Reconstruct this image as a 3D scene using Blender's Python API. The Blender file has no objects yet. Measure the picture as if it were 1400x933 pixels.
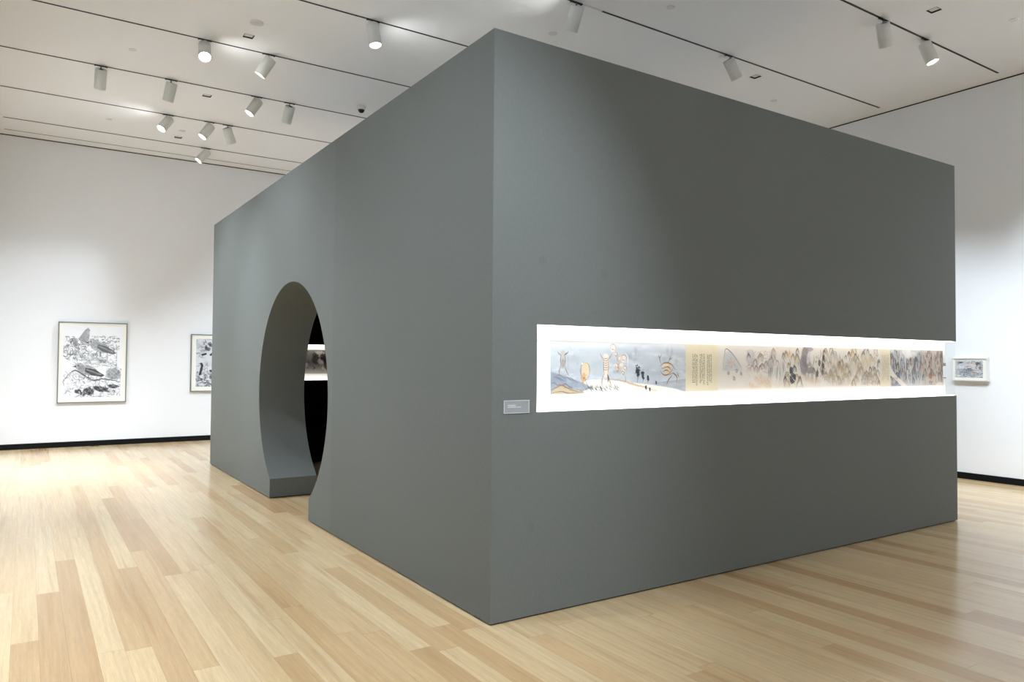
import bpy, bmesh, math, random
import numpy as np
from mathutils import Vector, Matrix

scene = bpy.context.scene
COL = scene.collection
PI = math.pi

# ------------------------------------------------------------------ constants (metres)
W, L, H = 5.228, 7.536, 3.40            # pavilion: along X, along Y, height
CEIL = 5.10
XL, XR = -2.82, 8.02                    # side walls
YF, YB = -4.90, 10.83                   # wall behind the camera, far wall
SZ0, SZ1, SX0 = 1.190, 1.706, 0.312     # display slot
CAM = Vector((-2.20357543, -3.54672812, 1.48982672))
YAW, PITCH, ROLL, FPX = 0.582897640, 0.0271036504, 0.00706103757, 1007.15119

# ------------------------------------------------------------------ helpers
def srgb(r, g, b):
    def f(c):
        c = c / 255.0
        return c / 12.92 if c <= 0.04045 else ((c + 0.055) / 1.055) ** 2.4
    return (f(r), f(g), f(b), 1.0)

def mat(name, col, rough=0.6, metal=0.0, spec=0.5, emit=None, estr=0.0):
    m = bpy.data.materials.new(name); m.use_nodes = True
    b = m.node_tree.nodes['Principled BSDF']
    b.inputs['Base Color'].default_value = col
    b.inputs['Roughness'].default_value = rough
    b.inputs['Metallic'].default_value = metal
    b.inputs['Specular IOR Level'].default_value = spec
    if emit:
        b.inputs['Emission Color'].default_value = emit
        b.inputs['Emission Strength'].default_value = estr
    return m

class N:
    """small node-graph helper"""
    def __init__(s, m): s.m = m; s.t = m.node_tree; s.b = s.t.nodes['Principled BSDF']
    def n(s, kind, **kw):
        x = s.t.nodes.new(kind)
        for k, v in kw.items(): setattr(x, k, v)
        return x
    def l(s, a, b): s.t.links.new(a, b)
    def math(s, op, a, b=None, c=None):
        x = s.n('ShaderNodeMath', operation=op)
        for i, v in enumerate((a, b, c)):
            if v is None: continue
            if isinstance(v, (int, float)): x.inputs[i].default_value = v
            else: s.l(v, x.inputs[i])
        return x.outputs[0]
    def mix(s, fac, a, b, mode='MIX'):
        x = s.n('ShaderNodeMix', data_type='RGBA', blend_type=mode)
        for sock, v in ((x.inputs[0], fac), (x.inputs[6], a), (x.inputs[7], b)):
            if isinstance(v, (int, float)): sock.default_value = v
            elif isinstance(v, tuple): sock.default_value = v
            else: s.l(v, sock)
        return x.outputs[2]
    def noise(s, vec, scale, detail=3, rough=0.5):
        x = s.n('ShaderNodeTexNoise'); x.inputs['Scale'].default_value = scale
        x.inputs['Detail'].default_value = detail; x.inputs['Roughness'].default_value = rough
        s.l(vec, x.inputs['Vector']); return x.outputs[0]
    def scaled(s, vec, sc):
        x = s.n('ShaderNodeMapping'); x.inputs['Scale'].default_value = sc
        s.l(vec, x.inputs['Vector']); return x.outputs[0]
    def bump(s, h, strength, dist=0.001):
        x = s.n('ShaderNodeBump'); x.inputs['Strength'].default_value = strength
        x.inputs['Distance'].default_value = dist
        s.l(h, x.inputs['Height']); s.l(x.outputs[0], s.b.inputs['Normal'])

def wpos(g):
    return g.n('ShaderNodeNewGeometry').outputs['Position']

def mesh_obj(name, bm, mats, parent=None, loc=None, smooth=False, recalc=True):
    if recalc: bmesh.ops.recalc_face_normals(bm, faces=bm.faces)
    me = bpy.data.meshes.new(name); bm.to_mesh(me); bm.free()
    for m in (mats if isinstance(mats, (list, tuple)) else [mats]): me.materials.append(m)
    if smooth:
        for p in me.polygons: p.use_smooth = True
    o = bpy.data.objects.new(name, me); COL.objects.link(o)
    if loc is not None: o.location = loc
    if parent: o.parent = parent
    return o

def box(bm, x0, x1, y0, y1, z0, z1, bevel=0.0):
    vs = [bm.verts.new((x, y, z)) for x in (x0, x1) for y in (y0, y1) for z in (z0, z1)]
    fs = [(0,1,3,2),(4,6,7,5),(0,4,5,1),(2,3,7,6),(0,2,6,4),(1,5,7,3)]
    faces = [bm.faces.new([vs[i] for i in f]) for f in fs]
    if bevel:
        es = list({e for f in faces for e in f.edges})
        bmesh.ops.bevel(bm, geom=es, offset=bevel, segments=2, profile=0.5, affect='EDGES')
    return faces

def boxobj(name, ext, m, parent=None, bevel=0.0, loc=None):
    bm = bmesh.new(); box(bm, *ext, bevel=bevel); return mesh_obj(name, bm, m, parent, loc)

def lathe(bm, prof, seg=32, axis='Z', center=(0, 0, 0)):
    rings = []
    for r, z in prof:
        if r < 1e-6: rings.append([bm.verts.new((center[0], center[1], center[2] + z))])
        else: rings.append([bm.verts.new((center[0] + r*math.cos(2*PI*i/seg), center[1] + r*math.sin(2*PI*i/seg), center[2] + z)) for i in range(seg)])
    for a, b in zip(rings, rings[1:]):
        for i in range(seg):
            j = (i + 1) % seg
            if len(a) == 1 and len(b) == 1: continue
            if len(a) == 1: bm.faces.new((a[0], b[i], b[j]))
            elif len(b) == 1: bm.faces.new((a[i], a[j], b[0]))
            else: bm.faces.new((a[i], a[j], b[j], b[i]))

def prism(bm, pts, fn, d0, d1):
    """extrude a simple polygon; fn(p, d) -> xyz"""
    a = [bm.verts.new(fn(p, d0)) for p in pts]; b = [bm.verts.new(fn(p, d1)) for p in pts]
    n = len(pts)
    fa = bm.faces.new(a); fb = bm.faces.new(list(reversed(b)))
    sides = [bm.faces.new((a[i], a[(i+1) % n], b[(i+1) % n], b[i])) for i in range(n)]
    return fa, fb, sides

def tag(o, label, cat, group=None):
    o['label'] = label; o['category'] = cat
    if group: o['group'] = group
    return o

def structure(o): o['kind'] = 'structure'; return o

def thing(name, loc, label, cat, group=None, rotz=0.0):
    o = bpy.data.objects.new(name, None); COL.objects.link(o)
    o.location = loc; o.rotation_euler = (0, 0, rotz); o.empty_display_size = 0.1
    return tag(o, label, cat, group)

# ------------------------------------------------------------------ materials
def m_floor():
    m = mat('ash_plank_floor', (0.6, 0.45, 0.3, 1), 0.28); g = N(m)
    p = wpos(g); sp = g.n('ShaderNodeSeparateXYZ'); g.l(p, sp.inputs[0])
    xs = g.math('ADD', g.math('DIVIDE', sp.outputs[0], 0.122), 100.35)
    row = g.math('FLOOR', xs); fx = g.math('FRACT', xs)
    wn = g.n('ShaderNodeTexWhiteNoise', noise_dimensions='1D'); g.l(row, wn.inputs['W'])
    r1 = wn.outputs['Value']
    ln = g.math('ADD', g.math('MULTIPLY', r1, 1.6), 1.7)
    ys = g.math('ADD', g.math('DIVIDE', sp.outputs[1], ln), g.math('MULTIPLY', r1, 71.7))
    colm = g.math('FLOOR', ys); fy = g.math('FRACT', ys)
    cv = g.n('ShaderNodeCombineXYZ'); g.l(row, cv.inputs[0]); g.l(colm, cv.inputs[1])
    w2 = g.n('ShaderNodeTexWhiteNoise', noise_dimensions='2D'); g.l(cv.outputs[0], w2.inputs['Vector'])
    rnd = w2.outputs['Value']
    sc = g.n('ShaderNodeSeparateColor'); g.l(w2.outputs['Color'], sc.inputs[0])
    ramp = g.n('ShaderNodeValToRGB'); g.l(rnd, ramp.inputs[0])
    cr = ramp.color_ramp; cr.interpolation = 'LINEAR'
    cr.elements[0].position = 0.0; cr.elements[0].color = srgb(184, 150, 108)
    cr.elements[1].position = 1.0; cr.elements[1].color = srgb(210, 184, 143)
    for pos, c in ((0.12, (196, 163, 119)), (0.30, (204, 174, 131)), (0.55, (208, 180, 138)), (0.8, (209, 182, 140))):
        e = cr.elements.new(pos); e.color = srgb(*c)
    # grain
    off = g.n('ShaderNodeCombineXYZ')
    g.l(g.math('MULTIPLY', rnd, 37.0), off.inputs[0]); g.l(g.math('MULTIPLY', sc.outputs[1], 53.0), off.inputs[1])
    va = g.n('ShaderNodeVectorMath', operation='ADD'); g.l(p, va.inputs[0]); g.l(off.outputs[0], va.inputs[1])
    gr = g.noise(g.scaled(va.outputs[0], (55, 1.6, 1)), 1.0, 5, 0.6)
    fine = g.noise(g.scaled(va.outputs[0], (230, 9, 1)), 1.0, 2, 0.6)
    broad = g.noise(g.scaled(va.outputs[0], (9, 0.7, 1)), 1.0, 3, 0.5)
    def rng(v, a, b, lo, hi):
        r = g.n('ShaderNodeMapRange'); g.l(v, r.inputs[0])
        for i, q in enumerate((a, b, lo, hi)): r.inputs[i+1].default_value = q
        return r.outputs[0]
    k = g.math('MULTIPLY', rng(gr, .3, .7, .90, 1.07), g.math('MULTIPLY', rng(fine, .3, .7, .93, 1.05), rng(broad, .3, .7, .95, 1.04)))
    # joints
    gapx = g.math('LESS_THAN', g.math('MINIMUM', fx, g.math('SUBTRACT', 1.0, fx)), 0.0065)
    gapy = g.math('LESS_THAN', g.math('MULTIPLY', fy, ln), 0.003)
    gap = g.math('MAXIMUM', gapx, gapy)
    k2 = g.math('MULTIPLY', k, g.math('SUBTRACT', 1.0, g.math('MULTIPLY', gap, 0.30)))
    cc = g.n('ShaderNodeCombineXYZ')
    for i in range(3): g.l(k2, cc.inputs[i])
    # knots
    vo = g.n('ShaderNodeTexVoronoi'); vo.inputs['Scale'].default_value = 1.0
    g.l(g.scaled(p, (1.7, .7, 1)), vo.inputs['Vector'])
    kn = g.math('LESS_THAN', vo.outputs['Distance'], 0.006)
    c1 = g.mix(1.0, ramp.outputs[0], cc.outputs[0], 'MULTIPLY')
    heart = rng(g.noise(g.scaled(va.outputs[0], (14, .45, 1)), 1.0, 4, 0.6), .54, .72, 0, .55)
    c1 = g.mix(heart, c1, srgb(166, 124, 80))
    c2 = g.mix(g.math('MULTIPLY', kn, 0.3), c1, srgb(120, 84, 52))
    g.l(c2, g.b.inputs['Base Color'])
    rr = rng(gr, .3, .7, .17, .24); g.l(rr, g.b.inputs['Roughness'])
    g.b.inputs['Specular IOR Level'].default_value = 0.8
    g.bump(g.math('SUBTRACT', g.math('MULTIPLY', gr, 0.25), gap), 0.25, 0.0006)
    return m

def m_plaster(name, c, rough=0.85, amt=0.015):
    m = mat(name, srgb(*c), rough, spec=0.25); g = N(m); p = wpos(g)
    a = g.noise(p, 0.8, 3); b = g.noise(p, 160, 2)
    lo = tuple(v*(1-amt*2) for v in srgb(*c)[:3]) + (1,)
    g.l(g.mix(a, lo, srgb(*c)), g.b.inputs['Base Color'])
    g.bump(b, 0.12, 0.0008)
    return m

def m_pavilion():
    """grey-green matt paint on fabric-textured boards"""
    c = PAV
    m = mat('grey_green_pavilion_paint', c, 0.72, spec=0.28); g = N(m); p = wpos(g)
    sp = g.n('ShaderNodeSeparateXYZ'); g.l(p, sp.inputs[0])
    big = g.noise(p, 0.9, 3)
    weave = g.noise(g.scaled(p, (1, 1, 0.25)), 130, 2)
    # gate face made slightly darker on the corner side of a vertical line
    corner_side = g.math('MULTIPLY', g.math('LESS_THAN', sp.outputs[1], 2.603), g.math('LESS_THAN', sp.outputs[0], 0.0005))
    def rng(v, lo, hi):
        r = g.n('ShaderNodeMapRange'); g.l(v, r.inputs[0])
        for i, q in enumerate((.3, .7, lo, hi)): r.inputs[i+1].default_value = q
        return r.outputs[0]
    k = g.math('MULTIPLY', rng(big, .975, 1.025), rng(weave, .955, 1.045))
    k = g.math('MULTIPLY', k, g.math('SUBTRACT', 1.0, g.math('MULTIPLY', corner_side, 0.07)))
    # filled screw holes on the front boards
    for (x, z) in ((0.35, 2.09), (0.83, 2.04), (0.27, 0.52)):
        d = g.math('ADD', g.math('POWER', g.math('SUBTRACT', sp.outputs[0], x), 2.0), g.math('POWER', g.math('SUBTRACT', sp.outputs[2], z), 2.0))
        k = g.math('MULTIPLY', k, g.math('SUBTRACT', 1.0, g.math('MULTIPLY', g.math('LESS_THAN', d, 0.0009), 0.06)))
    cc = g.n('ShaderNodeCombineXYZ')
    for i in range(3): g.l(k, cc.inputs[i])
    g.l(g.mix(1.0, c, cc.outputs[0], 'MULTIPLY'), g.b.inputs['Base Color'])
    g.bump(weave, 0.25, 0.0008)
    return m

def m_glass():
    m = bpy.data.materials.new('clear_case_glass'); m.use_nodes = True
    t = m.node_tree; t.nodes.clear()
    o = t.nodes.new('ShaderNodeOutputMaterial'); mx = t.nodes.new('ShaderNodeMixShader')
    tr = t.nodes.new('ShaderNodeBsdfTransparent'); gl = t.nodes.new('ShaderNodeBsdfGlossy'); fr = t.nodes.new('ShaderNodeFresnel')
    tr.inputs[0].default_value = (0.985, 0.992, 0.99, 1); gl.inputs['Roughness'].default_value = 0.02
    fr.inputs[0].default_value = 1.25
    ge = t.nodes.new('ShaderNodeNewGeometry'); mu = t.nodes.new('ShaderNodeMath'); mu.operation = 'MULTIPLY_ADD'
    mu.inputs[1].default_value = -1.0; mu.inputs[2].default_value = 1.0; t.links.new(ge.outputs['Backfacing'], mu.inputs[0])
    m2 = t.nodes.new('ShaderNodeMath'); m2.operation = 'MULTIPLY'; t.links.new(fr.outputs[0], m2.inputs[0]); t.links.new(mu.outputs[0], m2.inputs[1])
    t.links.new(m2.outputs[0], mx.inputs[0]); t.links.new(tr.outputs[0], mx.inputs[1]); t.links.new(gl.outputs[0], mx.inputs[2])
    t.links.new(mx.outputs[0], o.inputs[0])
    return m

def m_art(name, rough=0.8):
    m = mat(name, (1, 1, 1, 1), rough, spec=0.15); g = N(m)
    a = g.n('ShaderNodeVertexColor', layer_name='ink'); g.l(a.outputs[0], g.b.inputs['Base Color'])
    return m

PAV = (0.148, 0.158, 0.145, 1)
WALLC = (243, 243, 244)
M = dict(
    floor=m_floor(), wall=m_plaster('white_gallery_wall_paint', WALLC), ceil=m_plaster('white_ceiling_paint', (242, 240, 238)),
    base=mat('black_baseboard', srgb(10, 10, 10), 0.7, spec=.2), gap=mat('dark_shadow_gap', srgb(52, 44, 38), 0.8),
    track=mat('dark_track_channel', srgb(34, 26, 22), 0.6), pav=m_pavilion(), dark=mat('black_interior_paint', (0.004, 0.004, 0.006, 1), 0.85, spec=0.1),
    roof=mat('raw_board_roof', srgb(170, 160, 145), 0.9),
    case=mat('white_case_lining', srgb(246, 245, 240), 0.7), glass=m_glass(),
    strip=mat('lit_diffuser', (1, 1, 1, 1), 0.5, emit=(1.0, 0.975, 0.93, 1), estr=2.3),
    body=mat('lamp_enamel', srgb(214, 214, 208), 0.45), metal=mat('lamp_grey_metal', srgb(150, 150, 148), 0.35, metal=0.6),
    vent=mat('black_lamp_slot', srgb(14, 14, 20), 0.5), off=mat('lamp_baffle', srgb(120, 120, 118), 0.6),
    lens=mat('lit_lamp_lens', (1, 1, 1, 1), 0.3, emit=(1.0, 0.98, 0.95, 1), estr=16.0),
    plastic=mat('white_plastic', srgb(222, 218, 213), 0.5), dome=mat('black_dome', srgb(8, 10, 10), 0.12),
    frame=mat('pewter_frame', srgb(128, 126, 122), 0.4, metal=0.3), wframe=mat('white_frame', srgb(232, 231, 228), 0.45),
    mount=mat('ivory_mount_paper', srgb(244, 242, 232), 0.9, spec=0.1), clip=mat('grey_glass_clip', srgb(150, 150, 150), 0.35, metal=0.5),
    label=mat('grey_acrylic_label', srgb(150, 152, 153), 0.25), labeledge=mat('label_edge', srgb(205, 208, 208), 0.3),
    white=mat('white_lettering', srgb(216, 216, 218), 0.7), art=m_art('ink_and_colour_on_paper'),
)

# ------------------------------------------------------------------ room shell
structure(boxobj('floor', (XL-.2, XR+.2, YF-.2, YB+.2, -0.2, 0.0), M['floor']))
structure(boxobj('wall_back', (XL-.2, XR+.2, YB, YB+.2, 0, CEIL+.09), M['wall']))
structure(boxobj('wall_right', (XR, XR+.2, YF, YB, 0, CEIL+.09), M['wall']))
structure(boxobj('wall_left', (XL-.2, XL, YF, YB, 0, CEIL+.09), M['wall']))
structure(boxobj('wall_front', (XL-.2, XR+.2, YF-.2, YF, 0, CEIL+.09), M['wall']))
structure(boxobj('baseboard_back', (XL, XR, YB-.012, YB, 0, .09), M['base']))
structure(boxobj('baseboard_right', (XR-.012, XR, YF, YB-.012, 0, .084), M['base']))
structure(boxobj('baseboard_left', (XL, XL+.012, YF, YB-.012, 0, .09), M['base']))
structure(boxobj('baseboard_front', (XL+.012, XR-.012, YF, YF+.012, 0, .09), M['base']))
structure(boxobj('trim_1', (XL, XR, YB-.006, YB, CEIL-.015, CEIL), M['gap']))
structure(boxobj('trim_2', (XR-.006, XR, YF, YB-.006, CEIL-.015, CEIL), M['gap']))
structure(boxobj('trim_3', (XL+.25, XR-.25, 10.505, 10.517, CEIL-.003, CEIL), M['gap']))

# ceiling with five small square recesses
HOLES = [(-0.20, 4.885), (-0.205, 7.13), (-0.205, 9.42), (5.41, 2.46), (5.457, 0.292)]
HS = 0.055
def build_ceiling():
    xs = sorted({XL, XR} | {x+s*HS for x, y in HOLES for s in (-1, 1)})
    ys = sorted({YF, YB} | {y+s*HS for x, y in HOLES for s in (-1, 1)})
    bm = bmesh.new(); vd = {}
    def v(x, y, z):
        k = (round(x, 5), round(y, 5), z)
        if k not in vd: vd[k] = bm.verts.new((x, y, z))
        return vd[k]
    for i in range(len(xs)-1):
        for j in range(len(ys)-1):
            if xs[i+1]-xs[i] < 1e-4 or ys[j+1]-ys[j] < 1e-4: continue
            cx, cy = (xs[i]+xs[i+1])/2, (ys[j]+ys[j+1])/2
            if any(abs(cx-hx) < HS and abs(cy-hy) < HS for hx, hy in HOLES): continue
            bm.faces.new((v(xs[i], ys[j], CEIL), v(xs[i], ys[j+1], CEIL), v(xs[i+1], ys[j+1], CEIL), v(xs[i+1], ys[j], CEIL)))
    for f in box(bm, XL-.2, XR+.2, YF-.2, YB+.2, CEIL+.045, CEIL+.09): pass
    return mesh_obj('ceiling', bm, M['ceil'], recalc=False)
structure(build_ceiling())

rec_labels = ['square recessed ceiling box beside the large round disc, between the two nearest left tracks',
              'square recessed ceiling box below the glaring lamp, above the row of small lit lamps',
              'farthest square recessed ceiling box, near the left wall under a round disc',
              'square recessed ceiling box just right of the tilted lamp above the pavilion front',
              'square recessed ceiling box near the top right corner, above the paired lamps']
rec0 = None
for (x, y), lb in zip(HOLES, rec_labels):
    if rec0 is None:
        rec0 = thing('ceiling_box', (x, y, CEIL), lb, 'ceiling box', 'square boxes in the ceiling')
        bm = bmesh.new(); t, d = .006, .014
        for e in ((-HS, -HS+t, -HS, HS), (HS-t, HS, -HS, HS), (-HS+t, HS-t, -HS, -HS+t), (-HS+t, HS-t, HS-t, HS)):
            box(bm, *e, 0.0, d)
        mesh_obj('box_rim', bm, M['gap'], rec0)
        boxobj('cover_plate', (-HS, HS, -HS, HS, d, d+.01), M['plastic'], rec0, bevel=.001)
    else:
        r = rec0.copy(); COL.objects.link(r); r.location = (x, y, CEIL); r['label'] = lb
        for ch in list(rec0.children):
            c = ch.copy(); COL.objects.link(c); c.parent = r

# round covers
def disc(x, y, r, lb, z=.008, name='sprinkler_cover', cat='sprinkler cover', grp='round covers on the ceiling'):
    bm = bmesh.new(); lathe(bm, [(0, -z), (r*.86, -z), (r*.97, -z*.7), (r, 0), (0, 0)], 40)
    o = mesh_obj(name, bm, M['plastic'], None, (x, y, CEIL+.001)); tag(o, lb, cat, grp)
disc(-0.212, 4.491, .072, 'largest round white ceiling disc, above the lit lamps at upper left', .012, 'smoke_detector', 'smoke detector', None)
disc(-1.24, 6.025, .042, 'small round ceiling cover left of the glaring lamp')
disc(-1.232, 9.028, .042, 'small round ceiling cover at left, between the two farthest tracks')
disc(-0.213, 9.01, .050, 'round ceiling cover just right of the lowest left lit lamps, over a square box')
disc(2.568, 2.914, .050, 'round ceiling cover directly above the near top edge of the pavilion')
disc(3.198, 1.755, .042, 'round ceiling cover above the middle of the nearest long track')
disc(6.325, 2.876, .045, 'round ceiling cover close above the far right part of the pavilion edge')
disc(6.355, -0.066, .045, 'round ceiling cover at the far upper right corner')

# security camera dome
sc = thing('security_camera', (1.713, 6.338, CEIL), 'small black security camera dome with pale collar, on the ceiling above the pavilion side', 'security camera')
bm = bmesh.new(); lathe(bm, [(0, 0), (.062, 0), (.060, -.025), (.052, -.046), (0, -.046)], 32); mesh_obj('collar', bm, M['plastic'], sc, smooth=False)
bm = bmesh.new(); lathe(bm, [(.046, -.044)] + [(.046*math.cos(a), -.046-.045*math.sin(a)) for a in [k*PI/2/8 for k in range(8)]] + [(0, -.092)], 32); mesh_obj('dome', bm, M['dome'], sc, smooth=True)

# ------------------------------------------------------------------ tracks
TY = [0.69 + 1.52*k for k in range(-3, 7)]
TX0, TX1 = XL+.255, XR-.25
tlabels = {0: 'dark ceiling track at the right, its far end nearest the top right corner',
           1: 'long dark ceiling track over the pavilion front, ending above its right corner',
           2: 'dark ceiling track nearest the camera at upper left, meeting the pavilion corner',
           3: 'dark ceiling track that carries the brightest glaring lamp',
           4: 'dark ceiling track with two unlit-looking cylinders at its left end',
           5: 'dark ceiling track carrying three small lamps near the left wall',
           6: 'farthest dark ceiling track, with one small lit lamp by the left wall'}
for k, y in enumerate(TY):
    lab = tlabels.get(k-3, 'dark ceiling track behind the camera')
    if k-3 == 1:
        t = thing('lighting_track', (0, y, CEIL), lab, 'lighting track', 'ceiling lighting tracks')
        boxobj('rail', (TX0, 2.34, -.011, .011, -.004, 0), M['track'], t)
        boxobj('rail', (2.675, TX1, -.011, .011, -.004, 0), M['track'], t)
        boxobj('rail_cover', (2.34, 2.675, -.011, .011, -.003, 0), M['plastic'], t)['label'] = 'pale cover over a gap in the track'
    else:
        o = boxobj('lighting_track', (TX0, TX1, -.011, .011, -.004, 0), M['track'], None, loc=(0, y, CEIL))
        tag(o, lab, 'lighting track', 'ceiling lighting tracks')

# ------------------------------------------------------------------ track lamps
def lamp_meshes():
    me = {}
    r, top, bot = .067, .05, -.190
    bm = bmesh.new()
    lathe(bm, [(0, top), (r-.006, top), (r, top-.006), (r, bot), (r-.004, bot), (r-.006, bot+.018), (0, bot+.018)], 40)
    bm2 = bm; me['housing'] = bm2
    bm = bmesh.new(); lathe(bm, [(0, bot+.016), (r-.010, bot+.014), (r-.007, bot+.0185), (0, bot+.0185)], 32); me['lens'] = bm
    bm = bmesh.new(); box(bm, -.02, .02, -.045, .012, top-.002, top+.0015, .0005); me['slot'] = bm
    bm = bmesh.new(); lathe(bm, [(0, -.004), (.008, -.004), (.008, -.105), (0, -.105)], 16); me['stem'] = bm
    bm = bmesh.new(); box(bm, -.067, .067, -.012, .012, -.010, .002, .001)
    box(bm, -.072, -.058, -.013, .013, -.013, -.003); box(bm, .058, .072, -.013, .013, -.013, -.003); me['adapter'] = bm
    out = {}
    for k, b in me.items():
        bmesh.ops.recalc_face_normals(b, faces=b.faces)
        m_ = bpy.data.meshes.new(k); b.to_mesh(m_); b.free()
        m_.materials.append({'housing': M['body'], 'lens': M['lens'], 'slot': M['vent'], 'stem': M['metal'], 'adapter': M['track']}[k])
        if k in ('housing', 'lens', 'stem'):
            for p in m_.polygons: p.use_smooth = abs(p.normal.z) < .6
        out[k] = m_
    return out
LM = lamp_meshes()
PIV = Vector((0, 0, -.095))

def lamp(x, y, d, label, watts, cone=62, blend=0.9, leak=0.0, leakdir=None):
    t = thing('track_lamp', (x, y, CEIL), label, 'track lamp', 'cylinder lamps on the ceiling tracks')
    def part(nm, me, par, loc=(0, 0, 0), rot=None):
        o = bpy.data.objects.new(nm, me); COL.objects.link(o); o.parent = par; o.location = loc
        if rot is not None: o.rotation_euler = rot
        return o
    part('adapter', LM['adapter'], t); part('stem', LM['stem'], t)
    d = Vector(d).normalized()
    q = Vector((0, 0, -1)).rotation_difference(d).to_euler()
    h = part('housing', LM['housing'], t, PIV, q)
    part('lens', LM['lens'], h); part('rear_slot', LM['slot'], h)
    if watts > 0:
        s = bpy.data.lights.new('lamp_beam', 'SPOT'); s.energy = watts; s.spot_size = math.radians(cone); s.spot_blend = blend
        s.shadow_soft_size = .05; s.color = (0.775, 0.885, 1.0)
        o = bpy.data.objects.new('lamp_beam', s); COL.objects.link(o); o.parent = t
        o.location = PIV + d*.215; o.rotation_euler = Vector((0, 0, -1)).rotation_difference(d).to_euler()
    if leak > 0:
        s = bpy.data.lights.new('rear_glow', 'SPOT'); s.energy = leak; s.spot_size = math.radians(120); s.spot_blend = 1.0
        s.shadow_soft_size = .02; s.color = (0.93, 0.97, 1.0)
        u = Vector(leakdir).normalized()
        o = bpy.data.objects.new('rear_glow', s); COL.objects.link(o); o.parent = t
        o.location = PIV + Vector((u.x, u.y, 0)).normalized()*.20 + Vector((0, 0, -.30)); o.rotation_euler = Vector((0, 0, -1)).rotation_difference(u).to_euler()
    return t

def view_dir(x, y, a, b):
    f = Vector((x-CAM.x, y-CAM.y, 0)).normalized(); r = Vector((f.y, -f.x, 0))
    return r*a - f*b + Vector((0, 0, -1))

P0 = 312.0
vis = [
    (-1.506, TY[7], -.05, -.60, 'white cylinder lamp farthest left, hanging upright with its dark top slot showing', P0*1.0, 0),
    (-0.710, TY[7], -.20, -.36, 'white cylinder lamp second from left, leaning left with no lens showing', P0*1.3, 0),
    (-0.591, TY[6],  .02,  .75, 'brightest glaring track lamp, its lit lens aimed straight at the camera', P0*.5, 1),
    (-0.521, TY[8], -.62,  .42, 'small lit cylinder lamp leaning left, leftmost of the lit row near the left wall', P0*1.3, 2),
    ( 0.053, TY[8], -.62,  .15, 'lit cylinder lamp leaning left, middle of the three small ones on one track', P0*1.2, 0),
    ( 0.322, TY[8],  .38, -.42, 'white cylinder lamp leaning right, rightmost of the three small ones on one track', P0*1.1, 0),
    ( 0.292, TY[9], -.80,  .18, 'lowest and farthest lit cylinder lamp, alone just above the left wall', P0*1.2, 0),
    ( 0.121, TY[6], -.62, -.18, 'cylinder lamp leaning left with a sliver of lit lens, right of the glaring lamp', P0*.7, 0),
    ( 0.369, TY[7], -.60,  .12, 'lit cylinder lamp leaning left, left of the upright cylinder by the security camera', P0*1.2, 0),
    ( 0.820, TY[7], -.25, -.60, 'white cylinder lamp with dark top slot, closest to the black security camera', P0*1.3, 0),
    ( 0.801, TY[5],  .14,  .12, 'cylinder lamp with small bright lens, alone on the nearest left track', P0*.5, 1),
    ( 2.338, TY[4], -.32, -.46, 'white cylinder lamp at the top edge of the photo above the pavilion corner', P0*.6, 1),
    ( 4.635, TY[4],  .50, -.55, 'white cylinder lamp leaning right above the middle of the pavilion front', P0*.8, 0),
    ( 5.221, TY[3],  .12, -.60, 'upright white cylinder lamp at upper right, left of the lit one', P0*.8, 0),
    ( 6.075, TY[3],  .35,  .00, 'lit cylinder lamp at upper right with glowing lens, nearest the right wall', P0*1.2, 0),
]
for x, y, a, b, lb, w, lk in vis:
    lamp(x, y, view_dir(x, y, a, b), lb, w, leak=(3.0 if lk else 0), leakdir=((-1, .15, 1.1) if lk == 2 else (1, .05, 1.1) if y < 6 and x < 1 else (-1, .3, 1.1)))

# unseen lamps added on the same tracks to light the walls, pavilion and floor
def aim(x, y, tx, ty, tz, label, w, cone=64):
    lamp(x, y, (tx-x, ty-y, tz-CEIL+.1), label, w, cone)
G = 'unseen white cylinder lamp added above and behind the pavilion to light the walls'
for x in (2.4, 3.9, 5.5, 7.2): aim(x, TY[7], x, YB, 1.7, G, P0*1.0)
for y in TY[5:9]: aim(5.8, y, XR, y, 1.6, G, P0*.95)
G = 'unseen white cylinder lamp added outside the view for wall and floor fill'
for x in (-1.2, .8, 2.8, 4.8, 6.8): aim(x, TY[1], x, YF, 1.6, G, P0*.95)
aim(5.3, TY[2], XR, -.6, 1.6, G, P0*1.05); aim(5.3, TY[1]+1e-4, XR, -2.4, 1.6, G, P0*1.25); aim(6.6, TY[2], 6.9, -.9, 0, G, 110, 115)
aim(-.3, TY[3], XL, 1.4, 1.6, G, P0*1.2); aim(-.4, TY[2], XL, -.4, 1.6, G, P0*1.2); aim(-.4, TY[4], XL, 3.0, 1.6, G, P0*1.2)
G = 'unseen white cylinder lamp added left of the view to light the moon gate side'
aim(-2.7, TY[6]-1e-4, 0, 4.1, .9, G, 380, 72); aim(-2.7, TY[7], 0, 6.3, .9, G, 450, 72)
G = 'unseen white cylinder lamp added to light the pavilion corner and floor'
aim(.05, TY[0]+1e-4, -.45, 0, 1.5, G, 640, 52)
# wide unseen lamps added for floor and ambient fill
for x, y, w_ in ((-2.0, TY[2], 120), (-2.0, TY[3], 150)):
    aim(x, y, x, y+.3, 0, G, w_, 125)

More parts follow.
